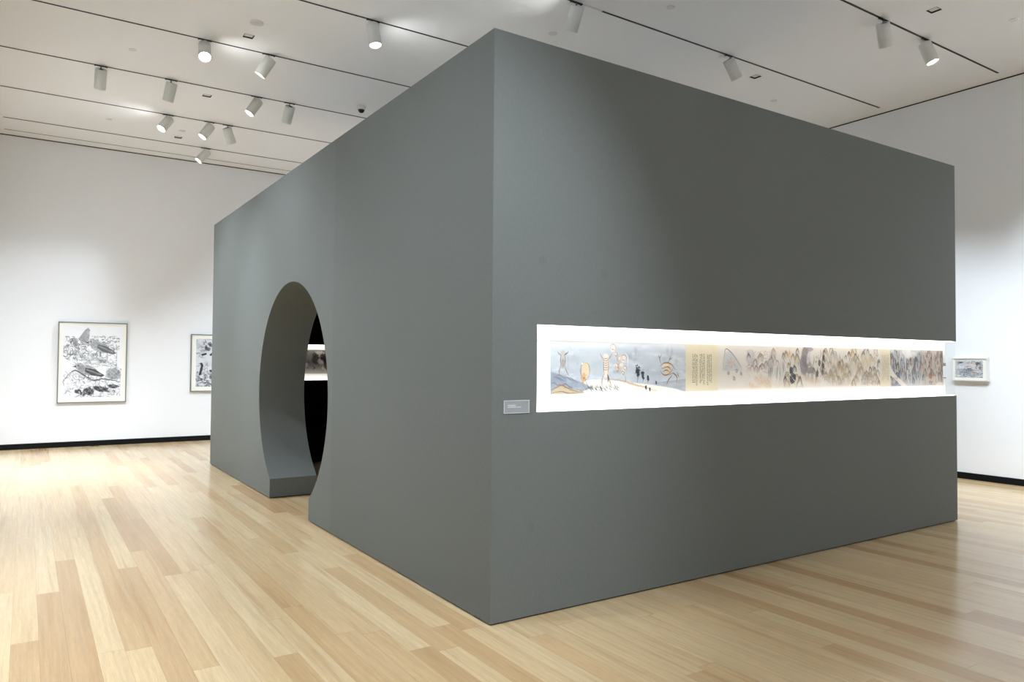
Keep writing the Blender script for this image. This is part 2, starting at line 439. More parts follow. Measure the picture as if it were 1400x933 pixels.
# ------------------------------------------------------------------ pavilion
pav = thing('exhibition_pavilion', (0, 0, 0), 'large free-standing grey-green exhibition pavilion with a round moon gate and a lit display slot', 'pavilion')
GY, GZ, GR, GLZ, TD = 3.838, 1.135, 1.133, 0.207, 0.513
hw = math.sqrt(GR**2 - (GZ-GLZ)**2); FT = 0.12
a0 = math.atan2(GLZ-GZ, -hw)       # angle of near jamb top (Y = GY-hw)
n = 128; th0 = a0 if a0 < 0 else a0-2*PI
angs = [th0 - (2*PI - 2*(PI/2 - abs(th0 + PI/2)))*0 for _ in range(1)]
half = math.asin(hw/GR)            # half opening angle measured from straight down
arc = []                           # from near jamb, over the top, to far jamb
for i in range(n+1):
    t_ = -PI/2 - half - (2*PI-2*half)*i/n
    arc.append((GY+GR*math.cos(t_), GZ+GR*math.sin(t_)))
Z0 = .009
gate_profile = [(GY-hw, Z0), *arc, (GY+hw, Z0)]
# gate wall
outer = [(FT, Z0)] + gate_profile + [(L, Z0), (L, H), (FT, H)]
bm = bmesh.new()
fa, fb, sides = prism(bm, outer, lambda p, d: (d, p[0], p[1]), 0.0, TD)
fb.material_index = 1
bmesh.ops.delete(bm, geom=[s for s in sides[1:1+len(gate_profile)-1]], context='FACES_ONLY')
bm.normal_update(); bmesh.ops.triangulate(bm, faces=[fa, fb])
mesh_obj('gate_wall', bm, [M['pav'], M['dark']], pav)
# reveal of the moon gate: a lining 8 mm thick
bm = bmesh.new(); a_, b_ = [], []
gp = gate_profile
inn = [[bm.verts.new((d, y, z)) for y, z in gp] for d in (0.0, TD)]
out_ = []
for i, (y, z) in enumerate(gp):
    dy, dz = y-GY, z-GZ; ln_ = math.hypot(dy, dz)
    out_.append((y + .008*(dy/ln_ if i not in (0, len(gp)-1) else math.copysign(1, dy)), z + (.008*dz/ln_ if i not in (0, len(gp)-1) else 0)))
oo = [[bm.verts.new((d, y, z)) for y, z in out_] for d in (0.0005, TD-.0005)]
for i in range(len(gp)-1):
    bm.faces.new((inn[0][i], inn[0][i+1], inn[1][i+1], inn[1][i]))
    bm.faces.new((oo[0][i], oo[1][i], oo[1][i+1], oo[0][i+1]))
mesh_obj('gate_reveal', bm, M['pav'], pav, recalc=False)
# front wall with the display slot (open to the right end)
bm = bmesh.new()
fa, fb, sides = prism(bm, [(0, Z0), (W, Z0), (W, SZ0), (SX0, SZ0), (SX0, SZ1), (W, SZ1), (W, H), (0, H)], lambda p, d: (p[0], d, p[1]), 0.0, FT)
for s in sides[2:5]: s.material_index = 1
bm.normal_update(); bmesh.ops.triangulate(bm, faces=[fa, fb])
mesh_obj('front_wall', bm, [M['pav'], M['case']], pav)
bm = bmesh.new(); gi = .012
for e in ((gi, W-gi, gi, FT-.002), (gi, TD-gi, FT-.002, GY-hw-gi), (gi, TD-gi, GY+hw+gi, L-gi)): box(bm, *e, 0, Z0)
mesh_obj('plinth', bm, M['dark'], pav)
# inner leaf behind the case, end wall, rear wall, roof
def wallbox(name, ext, darkfaces, par):
    bm = bmesh.new(); fs = box(bm, *ext)
    for i in darkfaces: fs[i].material_index = 1
    return mesh_obj(name, bm, [M['pav'], M['dark']], par)
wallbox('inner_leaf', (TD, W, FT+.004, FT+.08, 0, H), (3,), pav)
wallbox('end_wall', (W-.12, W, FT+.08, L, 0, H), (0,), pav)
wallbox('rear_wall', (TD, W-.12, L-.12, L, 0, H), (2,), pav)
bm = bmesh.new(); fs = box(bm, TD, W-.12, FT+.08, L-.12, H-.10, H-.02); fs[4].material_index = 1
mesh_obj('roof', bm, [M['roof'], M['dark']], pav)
# black partition inside with its own lit slot
PY, IX0, IX1 = 7.02, 0.75, 4.7
bm = bmesh.new()
for e in ((TD, W-.12, 0, SZ0), (TD, W-.12, SZ1, H-.1), (TD, IX0, SZ0, SZ1), (IX1, W-.12, SZ0, SZ1)):
    box(bm, e[0], e[1], PY, PY+.12, e[2], e[3])
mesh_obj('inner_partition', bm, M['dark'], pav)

def case(par_name, label, x0, x1, y0, depth, ends, power):
    c = boxobj('display_niche', (x0, x1, y0+depth-.003, y0+depth+.003, SZ0, SZ1), M['case'], pav); c['label'] = label
    boxobj('light_diffuser', (x0+.001, x1, y0+.012, y0+depth-.004, SZ1-.006, SZ1-.0005), power, c)['label'] = 'glowing white strip along the top of the case'
    boxobj('light_diffuser', (x0+.001, x1, y0+.012, y0+depth-.004, SZ0+.0005, SZ0+.006), power, c)['label'] = 'glowing white strip along the bottom of the case'
    boxobj('front_glass', (x0+.001, x1, y0+.002, y0+.008, SZ0+.0005, SZ1-.0005), M['glass'], c)
    return c
cs = case('display_case', 'long white lit niche let into the front, open round its right end', SX0, 5.212, 0.0, .120, True, M['strip'])
eg = boxobj('end_glass', (W-.008, W-.002, .009, .116, SZ0+.001, SZ1-.001), M['glass'], cs)
boxobj('corner_cover', (5.213, W-.009, .098, .118, 1.50, SZ1-.001), M['wframe'], cs)
boxobj('corner_cover', (5.213, W-.009, .098, .118, SZ0+.001, 1.362), M['wframe'], cs)
for z0, z1 in ((1.470, 1.500), (1.352, 1.362)):
    boxobj('glass_clip', (5.205, W-.001, .092, .1185, z0, z1), M['clip'], cs, bevel=.001)
bx = boxobj('end_lining', (SX0, SX0+.004, .009, .116, SZ0+.007, SZ1-.007), M['case'], cs)
case('display_case', 'white lit niche in the black inner room', IX0, IX1, PY, .11, False, M['strip'])

# wall label left of the slot
wl = thing('wall_label', (.1675, 0, 1.2255), 'small grey acrylic text label on the pavilion front, left of the lit slot', 'wall label')
boxobj('plate', (-.0895, .0895, -.006, 0, -.0375, .0375), M['label'], wl, bevel=.0008)
bm = bmesh.new()
for e in ((-.0895, .0895, .0345, .0375), (-.0895, .0895, -.0375, -.0345), (-.0895, -.086, -.0345, .0345), (.083, .0865, -.0345, .0345)):
    box(bm, e[0], e[1], -.0072, -.006, e[2], e[3])
mesh_obj('plate_edge', bm, M['labeledge'], wl)
rl = random.Random(5); bm = bmesh.new()
for z, x1, hh in ((.010, -.008, .0042), (.0035, -.008, .0028), (-.002, .030, .0034)):
    x = -.062
    while x < x1:
        w_ = rl.uniform(.0012, .0028); box(bm, x, x+w_, -.0066, -.006, z-hh/2, z+hh*rl.uniform(.3, .55)); x += w_ + rl.choice((.0006, .0006, .0006, .002))
mesh_obj('lettering', bm, M['white'], wl)

# ------------------------------------------------------------------ painter: ink washes and brush strokes on a fine paper grid
class Cv:
    def __init__(s, w, h, base, seed=1, res=5.0, wk=1.3):
        s.res = res; s.wk = wk; s.w, s.h = w, h                      # paper units (100 = scroll height)
        s.nx, s.ny = int(w*res/3.2)+1, int(h*res/3.2)+1
        s.X, s.Y = np.meshgrid(np.linspace(0, w, s.nx), np.linspace(0, h, s.ny))
        s.a = np.ones((s.ny, s.nx, 3))*np.array(base, float); s.r = np.random.RandomState(seed)
    def noise(s, sx, sy, octv=3):
        o = np.zeros((s.ny, s.nx)); amp = 1; tot = 0
        for k in range(octv):
            gx, gy = max(2, int(s.w/sx*2**k)+2), max(2, int(s.h/sy*2**k)+2); g = s.r.rand(gy+1, gx+1)
            u = s.X/s.w*(gx-1e-6); v = s.Y/s.h*(gy-1e-6); i = u.astype(int); j = v.astype(int); fu = u-i; fv = v-j
            fu = fu*fu*(3-2*fu); fv = fv*fv*(3-2*fv)
            o += amp*((g[j, i]*(1-fu)+g[j, i+1]*fu)*(1-fv)+(g[j+1, i]*(1-fu)+g[j+1, i+1]*fu)*fv); tot += amp; amp *= .55
        return o/tot
    def put(s, mask, col):
        mask = np.clip(mask, 0, 1)[..., None]; s.a = s.a*(1-mask)+np.array(col, float)*mask
    def blob(s, cx, cy, rx, ry, col, al=.8, ang=0, soft=.25, rough=.3):
        m = max(rx, ry)*1.6
        i0, i1 = np.searchsorted(s.X[0], [cx-m, cx+m]); j0, j1 = np.searchsorted(s.Y[:, 0], [cy-m, cy+m])
        if i1 <= i0 or j1 <= j0: return
        X = s.X[j0:j1, i0:i1]-cx; Y = s.Y[j0:j1, i0:i1]-cy
        c, q = math.cos(ang), math.sin(ang); u = (X*c+Y*q)/rx; v = (-X*q+Y*c)/ry
        th = np.arctan2(v, u); w = sum(s.r.uniform(-1, 1)*np.sin(k*th+s.r.uniform(0, 6.3))/k for k in range(2, 7))
        d = np.hypot(u, v)/(1+rough*w*.5)
        p_ = s.r.uniform(0, 6.3, 6); f_ = s.r.uniform(.25, 1.1, 6)
        tx = np.sin(X*f_[0]+Y*f_[1]+p_[0])+np.sin(-X*f_[2]+Y*f_[3]+p_[1])+np.sin(X*f_[4]*1.7-Y*f_[5]+p_[2])
        mk = np.clip((1-d)/soft+.5, 0, 1)*al*np.clip(.84+.13*tx+.2*(s.r.rand(*d.shape)-.5), 0, 1)
        s.a[j0:j1, i0:i1] = s.a[j0:j1, i0:i1]*(1-np.clip(mk, 0, 1)[..., None])+np.array(col, float)*np.clip(mk, 0, 1)[..., None]
    def line(s, pts, wd, col, al=.9, taper=False):
        wd = wd*s.wk; pts = np.array(pts, float); mn = pts.min(0)-wd-1; mx = pts.max(0)+wd+1
        i0, i1 = np.searchsorted(s.X[0], [mn[0], mx[0]]); j0, j1 = np.searchsorted(s.Y[:, 0], [mn[1], mx[1]])
        if i1 <= i0 or j1 <= j0: return
        X = s.X[j0:j1, i0:i1]; Y = s.Y[j0:j1, i0:i1]; D = np.full(X.shape, 1e9); n_ = len(pts)-1
        for k in range(n_):
            p, q = pts[k], pts[k+1]; e = q-p; t = np.clip(((X-p[0])*e[0]+(Y-p[1])*e[1])/(e@e+1e-9), 0, 1)
            d = np.hypot(X-p[0]-t*e[0], Y-p[1]-t*e[1]); w_ = wd*(1-.75*abs((k+t)/n_*2-1)) if taper else wd
            D = np.minimum(D, d-w_/2)
        mk = np.clip(.5-D/.7, 0, 1)*al*min(1, wd/.6)
        s.a[j0:j1, i0:i1] = s.a[j0:j1, i0:i1]*(1-mk[..., None])+np.array(col, float)*mk[..., None]
    def curve(s, pts, wd, col, al=.9, jit=0.0, taper=True, n_=10):
        p = [np.array(q, float) for q in pts]; p = [2*p[0]-p[1]]+p+[2*p[-1]-p[-2]]; o = []
        for k in range(1, len(p)-2):
            for t in np.linspace(0, 1, n_, endpoint=False):
                o.append(.5*((2*p[k])+(-p[k-1]+p[k+1])*t+(2*p[k-1]-5*p[k]+4*p[k+1]-p[k+2])*t*t+(-p[k-1]+3*p[k]-3*p[k+1]+p[k+2])*t**3)+s.r.uniform(-jit, jit, 2))
        o.append(p[-2]); s.line(o, wd, col, al, taper)
    def poly(s, pts, col, al=.8, nz=None):
        m = np.zeros(s.X.shape, bool); n_ = len(pts); j = n_-1
        for i in range(n_):
            xi, yi = pts[i]; xj, yj = pts[j]
            c = ((yi > s.Y) != (yj > s.Y)) & (s.X < (xj-xi)*(s.Y-yi)/((yj-yi) or 1e-9)+xi); m ^= c; j = i
        k = m*al
        if nz is not None: k = k*np.clip(nz, 0, 1)
        s.put(k, col)
    def scribble(s, x0, x1, y0, y1, n_, cols, size=(4, 14), wd=(.4, 1.2), al=.7, flow=None, curl=1.0):
        for _ in range(n_):
            x = s.r.uniform(x0, x1); y = s.r.uniform(y0, y1); a = s.r.uniform(0, 2*PI) if flow is None else flow+s.r.normal()*.5
            ln = s.r.uniform(*size); k = s.r.normal()*curl*.45; P = [(x, y)]
            for _k in range(7):
                x += math.cos(a)*ln/7; y += math.sin(a)*ln/7; a += k; P.append((x, y))
            P = [(min(max(px, x0-1), x1+1), min(max(py, y0-1), y1+1)) for px, py in P]
            s.line(P, s.r.uniform(*wd), cols[s.r.randint(len(cols))], al*s.r.uniform(.6, 1), True)
    def text(s, x0, x1, y0, y1, ncol, col, al=.75, gaps=()):
        pitch = (x1-x0)/ncol; ch = pitch*.55
        for c in range(ncol):
            if c in gaps: continue
            x = x0+(c+.5)*pitch; y = y0+s.r.uniform(0, 2)
            ye = y1-s.r.uniform(0, (y1-y0)*.12)
            while y < ye:
                for _ in range(4):
                    ax, ay = x+s.r.uniform(-ch, ch)*.5, y+s.r.uniform(0, ch*.9); L_ = ch*s.r.uniform(.3, .7)
                    if s.r.rand() < .6: s.line([(ax-L_/2, ay), (ax+L_/2, ay)], .5, col, al)
                    else: s.line([(ax, ay-L_/2), (ax+s.r.uniform(-.3, .3), ay+L_/2)], .5, col, al)
                y += ch*1.35
    def tree(s, x, y, h, col, wd=1.0):
        s.curve([(x, y), (x+h*.06, y-h*.4), (x-h*.03, y-h*.8)], wd, col, .9)
        for _ in range(int(8+h/3)):
            t = s.r.uniform(.35, 1); px, py = x+s.r.normal()*h*.03, y-h*t
            for _k in range(3):
                a = s.r.uniform(-PI, 0)+.5; l = h*s.r.uniform(.12, .26)
                s.curve([(px, py), (px+math.cos(a)*l*.6, py+math.sin(a)*l*.4), (px+math.cos(a)*l, py+math.sin(a)*l*.3+l*.25)], wd*1.1, col, .85)
    def build(s, name, parent, m4):
        """paper sheet: m4 maps (u in 0..1, v in 0..1 downwards) to local xyz"""
        o, ux, vy = m4; nx, ny = s.nx, s.ny; U, V = s.X/s.w, s.Y/s.h
        P = np.array(o)+U[..., None]*np.array(ux)+V[..., None]*np.array(vy)
        idx = np.arange(nx*ny).reshape(ny, nx)
        q = np.stack([idx[:-1, :-1], idx[1:, :-1], idx[1:, 1:], idx[:-1, 1:]], -1).reshape(-1)
        me = bpy.data.meshes.new(name); me.vertices.add(nx*ny); me.vertices.foreach_set('co', P.reshape(-1))
        nf = (nx-1)*(ny-1); me.loops.add(nf*4); me.loops.foreach_set('vertex_index', q.astype(np.int32))
        me.polygons.add(nf); me.polygons.foreach_set('loop_start', (np.arange(nf)*4).astype(np.int32)); me.update(calc_edges=True)
        at = me.color_attributes.new('ink', 'FLOAT_COLOR', 'POINT')
        a = np.clip(s.a/255, 0, 1); lin = np.where(a <= .04045, a/12.92, ((a+.055)/1.055)**2.4)
        at.data.foreach_set('color', np.concatenate([lin, np.ones((ny, nx, 1))], -1).reshape(-1))
        me.materials.append(M['art']); ob = bpy.data.objects.new(name, me); COL.objects.link(ob); ob.parent = parent
        return ob

INK = (52, 52, 58); GR1 = (120, 122, 130); BRN = (120, 84, 58)

# ---------- the long handscroll in the front case
SCY, ZT, ZB = 0.1145, 1.617, 1.285
scr = thing('handscroll', (0, SCY, 0), 'long painted handscroll of ink landscapes and text panels, unrolled in the lit front slot', 'handscroll')
HT = ZT-ZB; U = 100/HT
boxobj('scroll_mount', (.446, 5.211, -.0004, .0016, 1.276, 1.627), M['mount'], scr)
# position along the paper for a point of the composition (a homography of the sheet)
_px = np.array([752.6, 937, 1100, 1217, 1289.]); _X = np.array([.4955, 1.675, 3.038, 4.287, 5.210])
_A = np.stack([_px, np.ones(5), -_px*_X], 1); _h = np.linalg.lstsq(_A, _X, rcond=None)[0]
def SX(px): return (_h[0]*px+_h[1])/(_h[2]*px+1)
def sheet(name, xa, xb, cv, dz=0.0):
    return cv.build(name, scr, ((xa, -.0012, ZT+dz), (xb-xa, 0, 0), (0, 0, -HT)))

def q_(px, py, x0):    # (composition coords) -> paper units
    yt = 465.5+(px-752)*.0289; yb = 537.2-(px-752)*.0153
    return ((SX(px)-x0)*U, (py-yt)/(yb-yt)*100)

# section 1: mountain mist with spirits walking
x0, x1 = .4955, 1.675
c = Cv((x1-x0)*U, 100, (204, 208, 214), 3, wk=1.7)
nz = c.noise(60, 26); c.put((nz-.35)*1.2, (168, 173, 184)); nz = c.noise(26, 9); c.put((nz-.55)*2.0, (228, 230, 236)); c.put((c.noise(14, 20)-.62)*1.6, (142, 147, 158))
c.put(np.clip(1-c.Y/16, 0, 1)*.6, (226, 228, 234))
z7 = lambda x, y: q_(660+x/4.667, 420+y/4.667, x0)
P = lambda *a: [z7(*p) for p in a]
c.poly(P((620, 468), (700, 455), (830, 462), (960, 478), (1080, 492), (1200, 512), (1270, 528), (1300, 560), (600, 560)), (240, 236, 228), .96)
c.poly(P((1075, 480), (1295, 455), (1300, 545), (1230, 515), (1150, 500)), (140, 146, 160), .55, c.noise(20, 10)+.3)
c.put((c.noise(22, 6)-.5)*1.3*(c.Y > 78), (228, 214, 192))
c.poly(P((425, 405), (470, 415), (530, 435), (580, 455), (640, 475), (690, 505), (640, 530), (430, 560)), (150, 156, 170), .88, c.noise(14, 10)+.45)
for k in range(16):
    x, y = c.r.uniform(432, 600), c.r.uniform(420, 505); y += (x-432)*.25; c.curve(P((x, y), (x+20, y-6), (x+42, y+9), (x+66, y+c.r.uniform(8, 30))), .7, (84, 90, 104), .7, .5)
c.poly(P((430, 545), (470, 500), (500, 488), (560, 512), (640, 530), (650, 560)), (204, 182, 148), .85, c.noise(10, 8)+.4)
c.curve(P((430, 520), (470, 505), (500, 490), (540, 508), (590, 528), (650, 533)), 1.6, (150, 104, 66), .8, .4)
c.curve(P((432, 540), (500, 530), (560, 540), (640, 536)), 1.4, (118, 92, 74), .7, .4)
def figure(cx, top, bot, wid, fill, outl, arms=True, lean=0):
    h = bot-top
    c.curve(P((cx, top+h*.12), (cx+wid*.1, top+h*.35), (cx+lean, top+h*.6)), 100*wid/335, fill, .9, 0, False)
    bx_, by_ = z7(cx, top+h*.08); c.blob(bx_, by_, 2.6, 3.2, fill, .95)
    c.curve(P((cx-wid*.5, top+h*.18), (cx-wid*.55, top+h*.4), (cx-wid*.4+lean, top+h*.62)), .9, outl, .85)
    c.curve(P((cx+wid*.5, top+h*.18), (cx+wid*.6, top+h*.4), (cx+wid*.4+lean, top+h*.62)), .9, outl, .85)
    for sgn in (-1, 1):
        c.curve(P((cx+sgn*wid*.2+lean, top+h*.58), (cx+sgn*wid*.7+lean, top+h*.8), (cx+sgn*wid*(.6+.7*(sgn > 0))+lean, bot)), 1.5, fill, .9)
        c.curve(P((cx+sgn*wid*.45+lean, top+h*.6), (cx+sgn*wid*.9+lean, top+h*.8), (cx+sgn*wid*(.75+.7*(sgn > 0))+lean, bot)), .8, outl, .85)
        if arms: c.curve(P((cx+sgn*wid*.3, top+h*.2), (cx+sgn*wid*.9, top+h*.13), (cx+sgn*wid*1.35, top+h*.02)), .9, outl, .8)
figure(510, 275, 430, 26, (196, 190, 186), (88, 84, 88))
b_ = z7(511, 352); c.blob(*b_, 3.2, 9, (158, 148, 142), .8)
c.curve(P((520, 300), (545, 285)), 1, (80, 76, 82), .8)
b_ = z7(655, 395); c.blob(*b_, 8.5, 15.5, (240, 214, 168), .98, 0, .12, .15); c.curve(P((632, 350), (624, 400), (632, 470)), 1.1, (176, 112, 62), .9)
c.curve(P((640, 348), (672, 360), (682, 405), (672, 450)), 1.0, (186, 140, 92), .8)
b_ = z7(643, 445); c.blob(*b_, 6, 10, (232, 176, 122), .8); c.scribble(b_[0]-6, b_[0]+6, b_[1]-8, b_[1]+8, 14, [(168, 92, 48)], (3, 7), (.5, .9))
b_ = z7(633, 356); c.blob(*b_, 2.4, 2.4, (252, 246, 232), 1)
for dx in (0, 26): c.curve(P((632+dx, 465), (640+dx, 490), (656+dx, 510)), 1.2, (150, 140, 140), .85)
figure(785, 290, 512, 28, (240, 228, 210), (120, 82, 58), True)
for k in range(6): c.curve(P((770, 322+k*14), (786, 327+k*14), (800, 320+k*14)), .9, (150, 104, 74), .8)
c.curve(P((795, 425), (801, 450), (798, 472)), 2.2, (84, 48, 38), .9)
for (x, y, r) in ((830, 258, 26), (848, 300, 14), (872, 330, 22), (898, 325, 26), (850, 372, 20), (880, 372, 24), (905, 388, 18), (893, 418, 14), (858, 395, 12)):
    b_ = z7(x, y); rr = r/335*100; c.blob(*b_, rr, rr*1.05, (243, 232, 220), .95, 0, .15)
    s_ = c.r.uniform(0, 6)
    c.curve([(b_[0]+rr*.9*math.cos(t), b_[1]+rr*.9*math.sin(t)) for t in np.linspace(s_, s_+5, 8)], .9, (172, 116, 82), .85, .2)
    c.curve([(b_[0]+rr*.45*math.cos(t), b_[1]+rr*.5*math.sin(t)) for t in np.linspace(0, 4, 6)], .7, (150, 96, 66), .7, .2)
c.curve(P((905, 290), (925, 320), (922, 385)), 1.2, (250, 244, 236), .9)
c.curve(P((800, 452), (880, 462), (960, 488), (1040, 508), (1110, 530)), 2.4, (206, 164, 124), .7, .6)
c.curve(P((905, 425), (912, 460), (900, 485)), .9, (178, 132, 104), .8)
for x, y, h in ((985, 478, 115), (1020, 480, 75), (1052, 482, 48), (1105, 492, 26), (1040, 528, 32), (1065, 534, 24)):
    bb = z7(x, y); c.tree(bb[0], bb[1], h/335*100, (50, 54, 60), 1.1)
for k in range(34):
    x = c.r.uniform(665, 870); y = c.r.uniform(508, 536); c.curve(P((x, y), (x-10, y-9), (x-15, y-22)), 1.0, (78, 86, 88), .75)
b_ = z7(1180, 390); c.blob(*b_, 11, 12, (222, 196, 160), .95, .3); b_ = z7(1165, 372); c.blob(*b_, 10, 5, (238, 220, 190), .9)
for pts in (((1130, 375), (1160, 355), (1200, 362), (1228, 400)), ((1132, 405), (1155, 430), (1185, 425), (1212, 392)), ((1140, 390), (1180, 380), (1200, 400)), ((1190, 430), (1215, 420), (1238, 445), (1232, 480)), ((1210, 430), (1185, 460), (1172, 492)), ((1150, 410), (1170, 400), (1190, 412))):
    c.curve(P(*pts), 1.6, (140, 96, 58), .9, .3)
for pts in (((1138, 360), (1128, 330), (1140, 300)), ((1128, 330), (1120, 305)), ((1178, 356), (1190, 335), (1198, 310)), ((1190, 335), (1206, 322)), ((1238, 415), (1252, 450))):
    c.curve(P(*pts), 1.1, (104, 82, 74), .85)
c.scribble(0, c.w, 4, 55, 40, [(178, 182, 194), (226, 228, 234)], (10, 30), (.6, 1.6), .3, 0, .3)
sheet('painted_panel', x0, x1, c)['label'] = 'panel of spirits walking through blue-grey mist'

# colophon 1
x0, x1 = 1.675, 2.008
c = Cv((x1-x0)*U, 100, (231, 219, 192), 5); c.put((c.noise(20, 20)-.4)*.6, (222, 206, 172))
c.text(20, 82, 20, 86, 11, (66, 58, 48), .8, (3, 7))
sheet('text_panel', x0, x1, c)['label'] = 'tan paper panel with columns of handwriting'

# section 2: village, rocks and trees
x0, x1 = 2.008, 4.122
c = Cv((x1-x0)*U, 100, (229, 221, 212), 7)
c.put((c.noise(60, 40)-.4)*1.0, (214, 206, 200)); c.put((c.noise(24, 24)-.55)*1.8*np.clip(c.X/c.w*1.3, .2, 1), (214, 190, 160))
z8 = lambda x, y: q_(930+x/7, 440+y/7, x0)
zr = lambda x, y: q_(1120+x/7, 460+y/7, x0)
Q = lambda *a: [z8(*p) for p in a]
c.poly(Q((400, 470), (430, 300), (470, 275), (560, 390), (600, 470)), (196, 198, 200), .8, c.noise(16, 16)+.3)
c.curve(Q((405, 430), (420, 320), (440, 262), (500, 310), (560, 400), (585, 440)), 1.5, (96, 100, 106), .8, .5)
b_ = z8(480, 400); c.blob(*b_, 8, 10, (214, 192, 180), .8); c.scribble(b_[0]-16, b_[0]+18, 30, 52, 24, [(140, 142, 146), (168, 150, 140)], (4, 10), (.5, .9))
for (x, y) in ((460, 490), (515, 545), (580, 495), (540, 470)): bb = z8(x, y); c.blob(*bb, 4, 5, (160, 160, 164), .75); c.scribble(bb[0]-4, bb[0]+4, bb[1]-4, bb[1]+4, 6, [(104, 104, 110)], (3, 6), (.5, .9))
b_ = z8(670, 340); c.blob(*b_, 14, 18, (188, 186, 192), .7); c.scribble(b_[0]-14, b_[0]+14, 10, 45, 26, [(150, 148, 158), (212, 206, 206)], (5, 12), (.6, 1.2))
lx, rx = z8(620, 0)[0], z8(880, 0)[0]
c.scribble(lx, rx, 12, 62, 110, [(196, 150, 138), (150, 128, 122), (120, 112, 112)], (7, 20), (.5, 1.0), .65, -.25, .8)
for bb, rr in ((z8(780, 560), (22, 14)), (z8(840, 620), (16, 9)), (z8(700, 630), (16, 8)), (z8(1050, 330), (26, 9)), (z8(1250, 560), (26, 9))): c.blob(*bb, *rr, (220, 184, 150), .55, .3, .7, 1.1)
c.scribble(lx, z8(900, 0)[0], 66, 98, 26, [(190, 140, 96), (176, 160, 140)], (6, 14), (.5, .9))
lx, rx = z8(840, 0)[0], z8(1010, 0)[0]
for k in range(46):
    x = c.r.uniform(lx, rx); y = c.r.uniform(26, 50); c.curve([(x, y), (x+c.r.uniform(-3, 3), y+14), (x+c.r.uniform(-3, 3), y+c.r.uniform(22, 44))], c.r.uniform(.6, 1.3), [(120, 122, 122), (150, 150, 146), (98, 98, 100)][k % 3], .65)
for x in (905, 935): c.curve(Q((x, 350), (x+4, 480), (x-6, 610)), 3.0, (236, 232, 226), .8)
def rocks(x0_, x1_, y0_, y1_, n_, fills, inks, smin, smax, tall=1.0):
    for _ in range(n_):
        cx, cy = c.r.uniform(x0_, x1_), c.r.uniform(y0_, y1_); r_ = c.r.uniform(smin, smax); sk = c.r.uniform(-.5, .5)
        c.blob(cx, cy, r_*1.05, r_*tall, fills[c.r.randint(len(fills))], .7, sk*.4, .35, .5)
        ink = inks[c.r.randint(len(inks))]
        for q in range(c.r.randint(2, 4)):
            z = 1-q*.27
            c.curve([(cx-r_*z, cy+r_*tall*.8), (cx-r_*.75*z, cy-r_*tall*.2*z), (cx+sk*r_*z*.6, cy-r_*tall*z), (cx+r_*.75*z, cy-r_*tall*.15*z), (cx+r_*z, cy+r_*tall*.75)], c.r.uniform(.8, 1.7), ink, .85, r_*.05)
        if c.r.rand() < .5: c.scribble(cx-r_*.6, cx+r_*.6, cy-r_*.4, cy+r_*.6, 5, [ink], (2, 6), (.5, 1), .8)
rx0 = z8(1000, 0)[0]
rocks(z8(620, 0)[0], rx0, 14, 56, 16, [(224, 206, 198), (206, 198, 196), (228, 214, 202)], [(150, 122, 114), (112, 106, 108)], 5, 13)
rocks(rx0, c.w, 6, 92, 74, [(226, 212, 192), (212, 198, 180), (222, 196, 164), (206, 204, 200), (232, 224, 214)], [(104, 96, 86), (128, 104, 78), (84, 82, 82), (150, 120, 90)], 5, 15, 1.1)
for k in range(60):
    x = c.r.uniform(rx0, c.w); y = c.r.uniform(4, 60); h_ = c.r.uniform(14, 34)
    c.curve([(x, y), (x+c.r.uniform(-5, 5), y+h_*.5), (x+c.r.uniform(-5, 5), y+h_)], c.r.uniform(.9, 2.0), [(96, 90, 84), (128, 122, 116), (234, 226, 216), (140, 112, 86)][k % 4], .8)
for (x, y, rx_, ry_, cc) in ((1200, 340, 17, 26, (138, 126, 132)), (1180, 420, 15, 24, (126, 116, 124)), (1240, 470, 17, 8, (140, 130, 136)), (1235, 270, 15, 5, (150, 138, 144))): bb = z8(x, y); c.blob(*bb, rx_, ry_, cc, .85, 0, .3)
bb = z8(1225, 350); c.blob(*bb, 6, 18, (226, 220, 216), .85, .2)
bb = z8(1060, 470); c.blob(*bb, 7, 9, (44, 48, 56), .95); bb = z8(1075, 545); c.blob(*bb, 11, 13, (48, 52, 60), .95, .5); c.curve(Q((1060, 520), (1085, 560), (1110, 575)), 1.6, (226, 226, 226), .9)
for (x, y) in ((1330, 400), (1370, 350), (1365, 430), (1310, 500), (1360, 490)): bb = z8(x, y); c.blob(*bb, 5, 8, (64, 56, 56), .8); 
bb = z8(1345, 400); c.scribble(bb[0]-22, bb[0]+26, 20, 75, 60, [(84, 74, 72), (120, 98, 84)], (4, 10), (.6, 1.2), .8)
for (xa, ya, rr) in ((140, 330, 12), (260, 330, 18), (330, 260, 14), (250, 420, 16), (480, 420, 18), (400, 340, 12), (530, 400, 12), (110, 400, 14), (60, 380, 9), (350, 420, 10)):
    bb = zr(xa, ya); c.blob(*bb, rr*1.6, rr, (218, 204, 182), .6, 0, .4)
    for k in range(4):
        q = 1-k*.2; c.curve([(bb[0]-rr*1.7*q, bb[1]+rr*.8), (bb[0]-rr*.9*q, bb[1]-rr*.5*q), (bb[0], bb[1]-rr*q), (bb[0]+rr*.9*q, bb[1]-rr*.4*q), (bb[0]+rr*1.7*q, bb[1]+rr*.8)], 1.0, [(112, 108, 96), (140, 116, 84)][k % 2], .75, .4)
for k in range(8): xx = 165+k*8; a, b2 = zr(xx, 240+k*6), zr(xx+22, 330+k*7); c.curve([a, ((a[0]+b2[0])/2, (a[1]+b2[1])/2-2), b2], 1.3, (186, 130, 70), .8)
bb = zr(470, 230); c.blob(*bb, 34, 14, (224, 206, 180), .85, 0, .4); bb = zr(560, 180); c.scribble(bb[0]-20, bb[0]+6, 10, 45, 16, [(120, 104, 92)], (6, 12), (.7, 1.2))
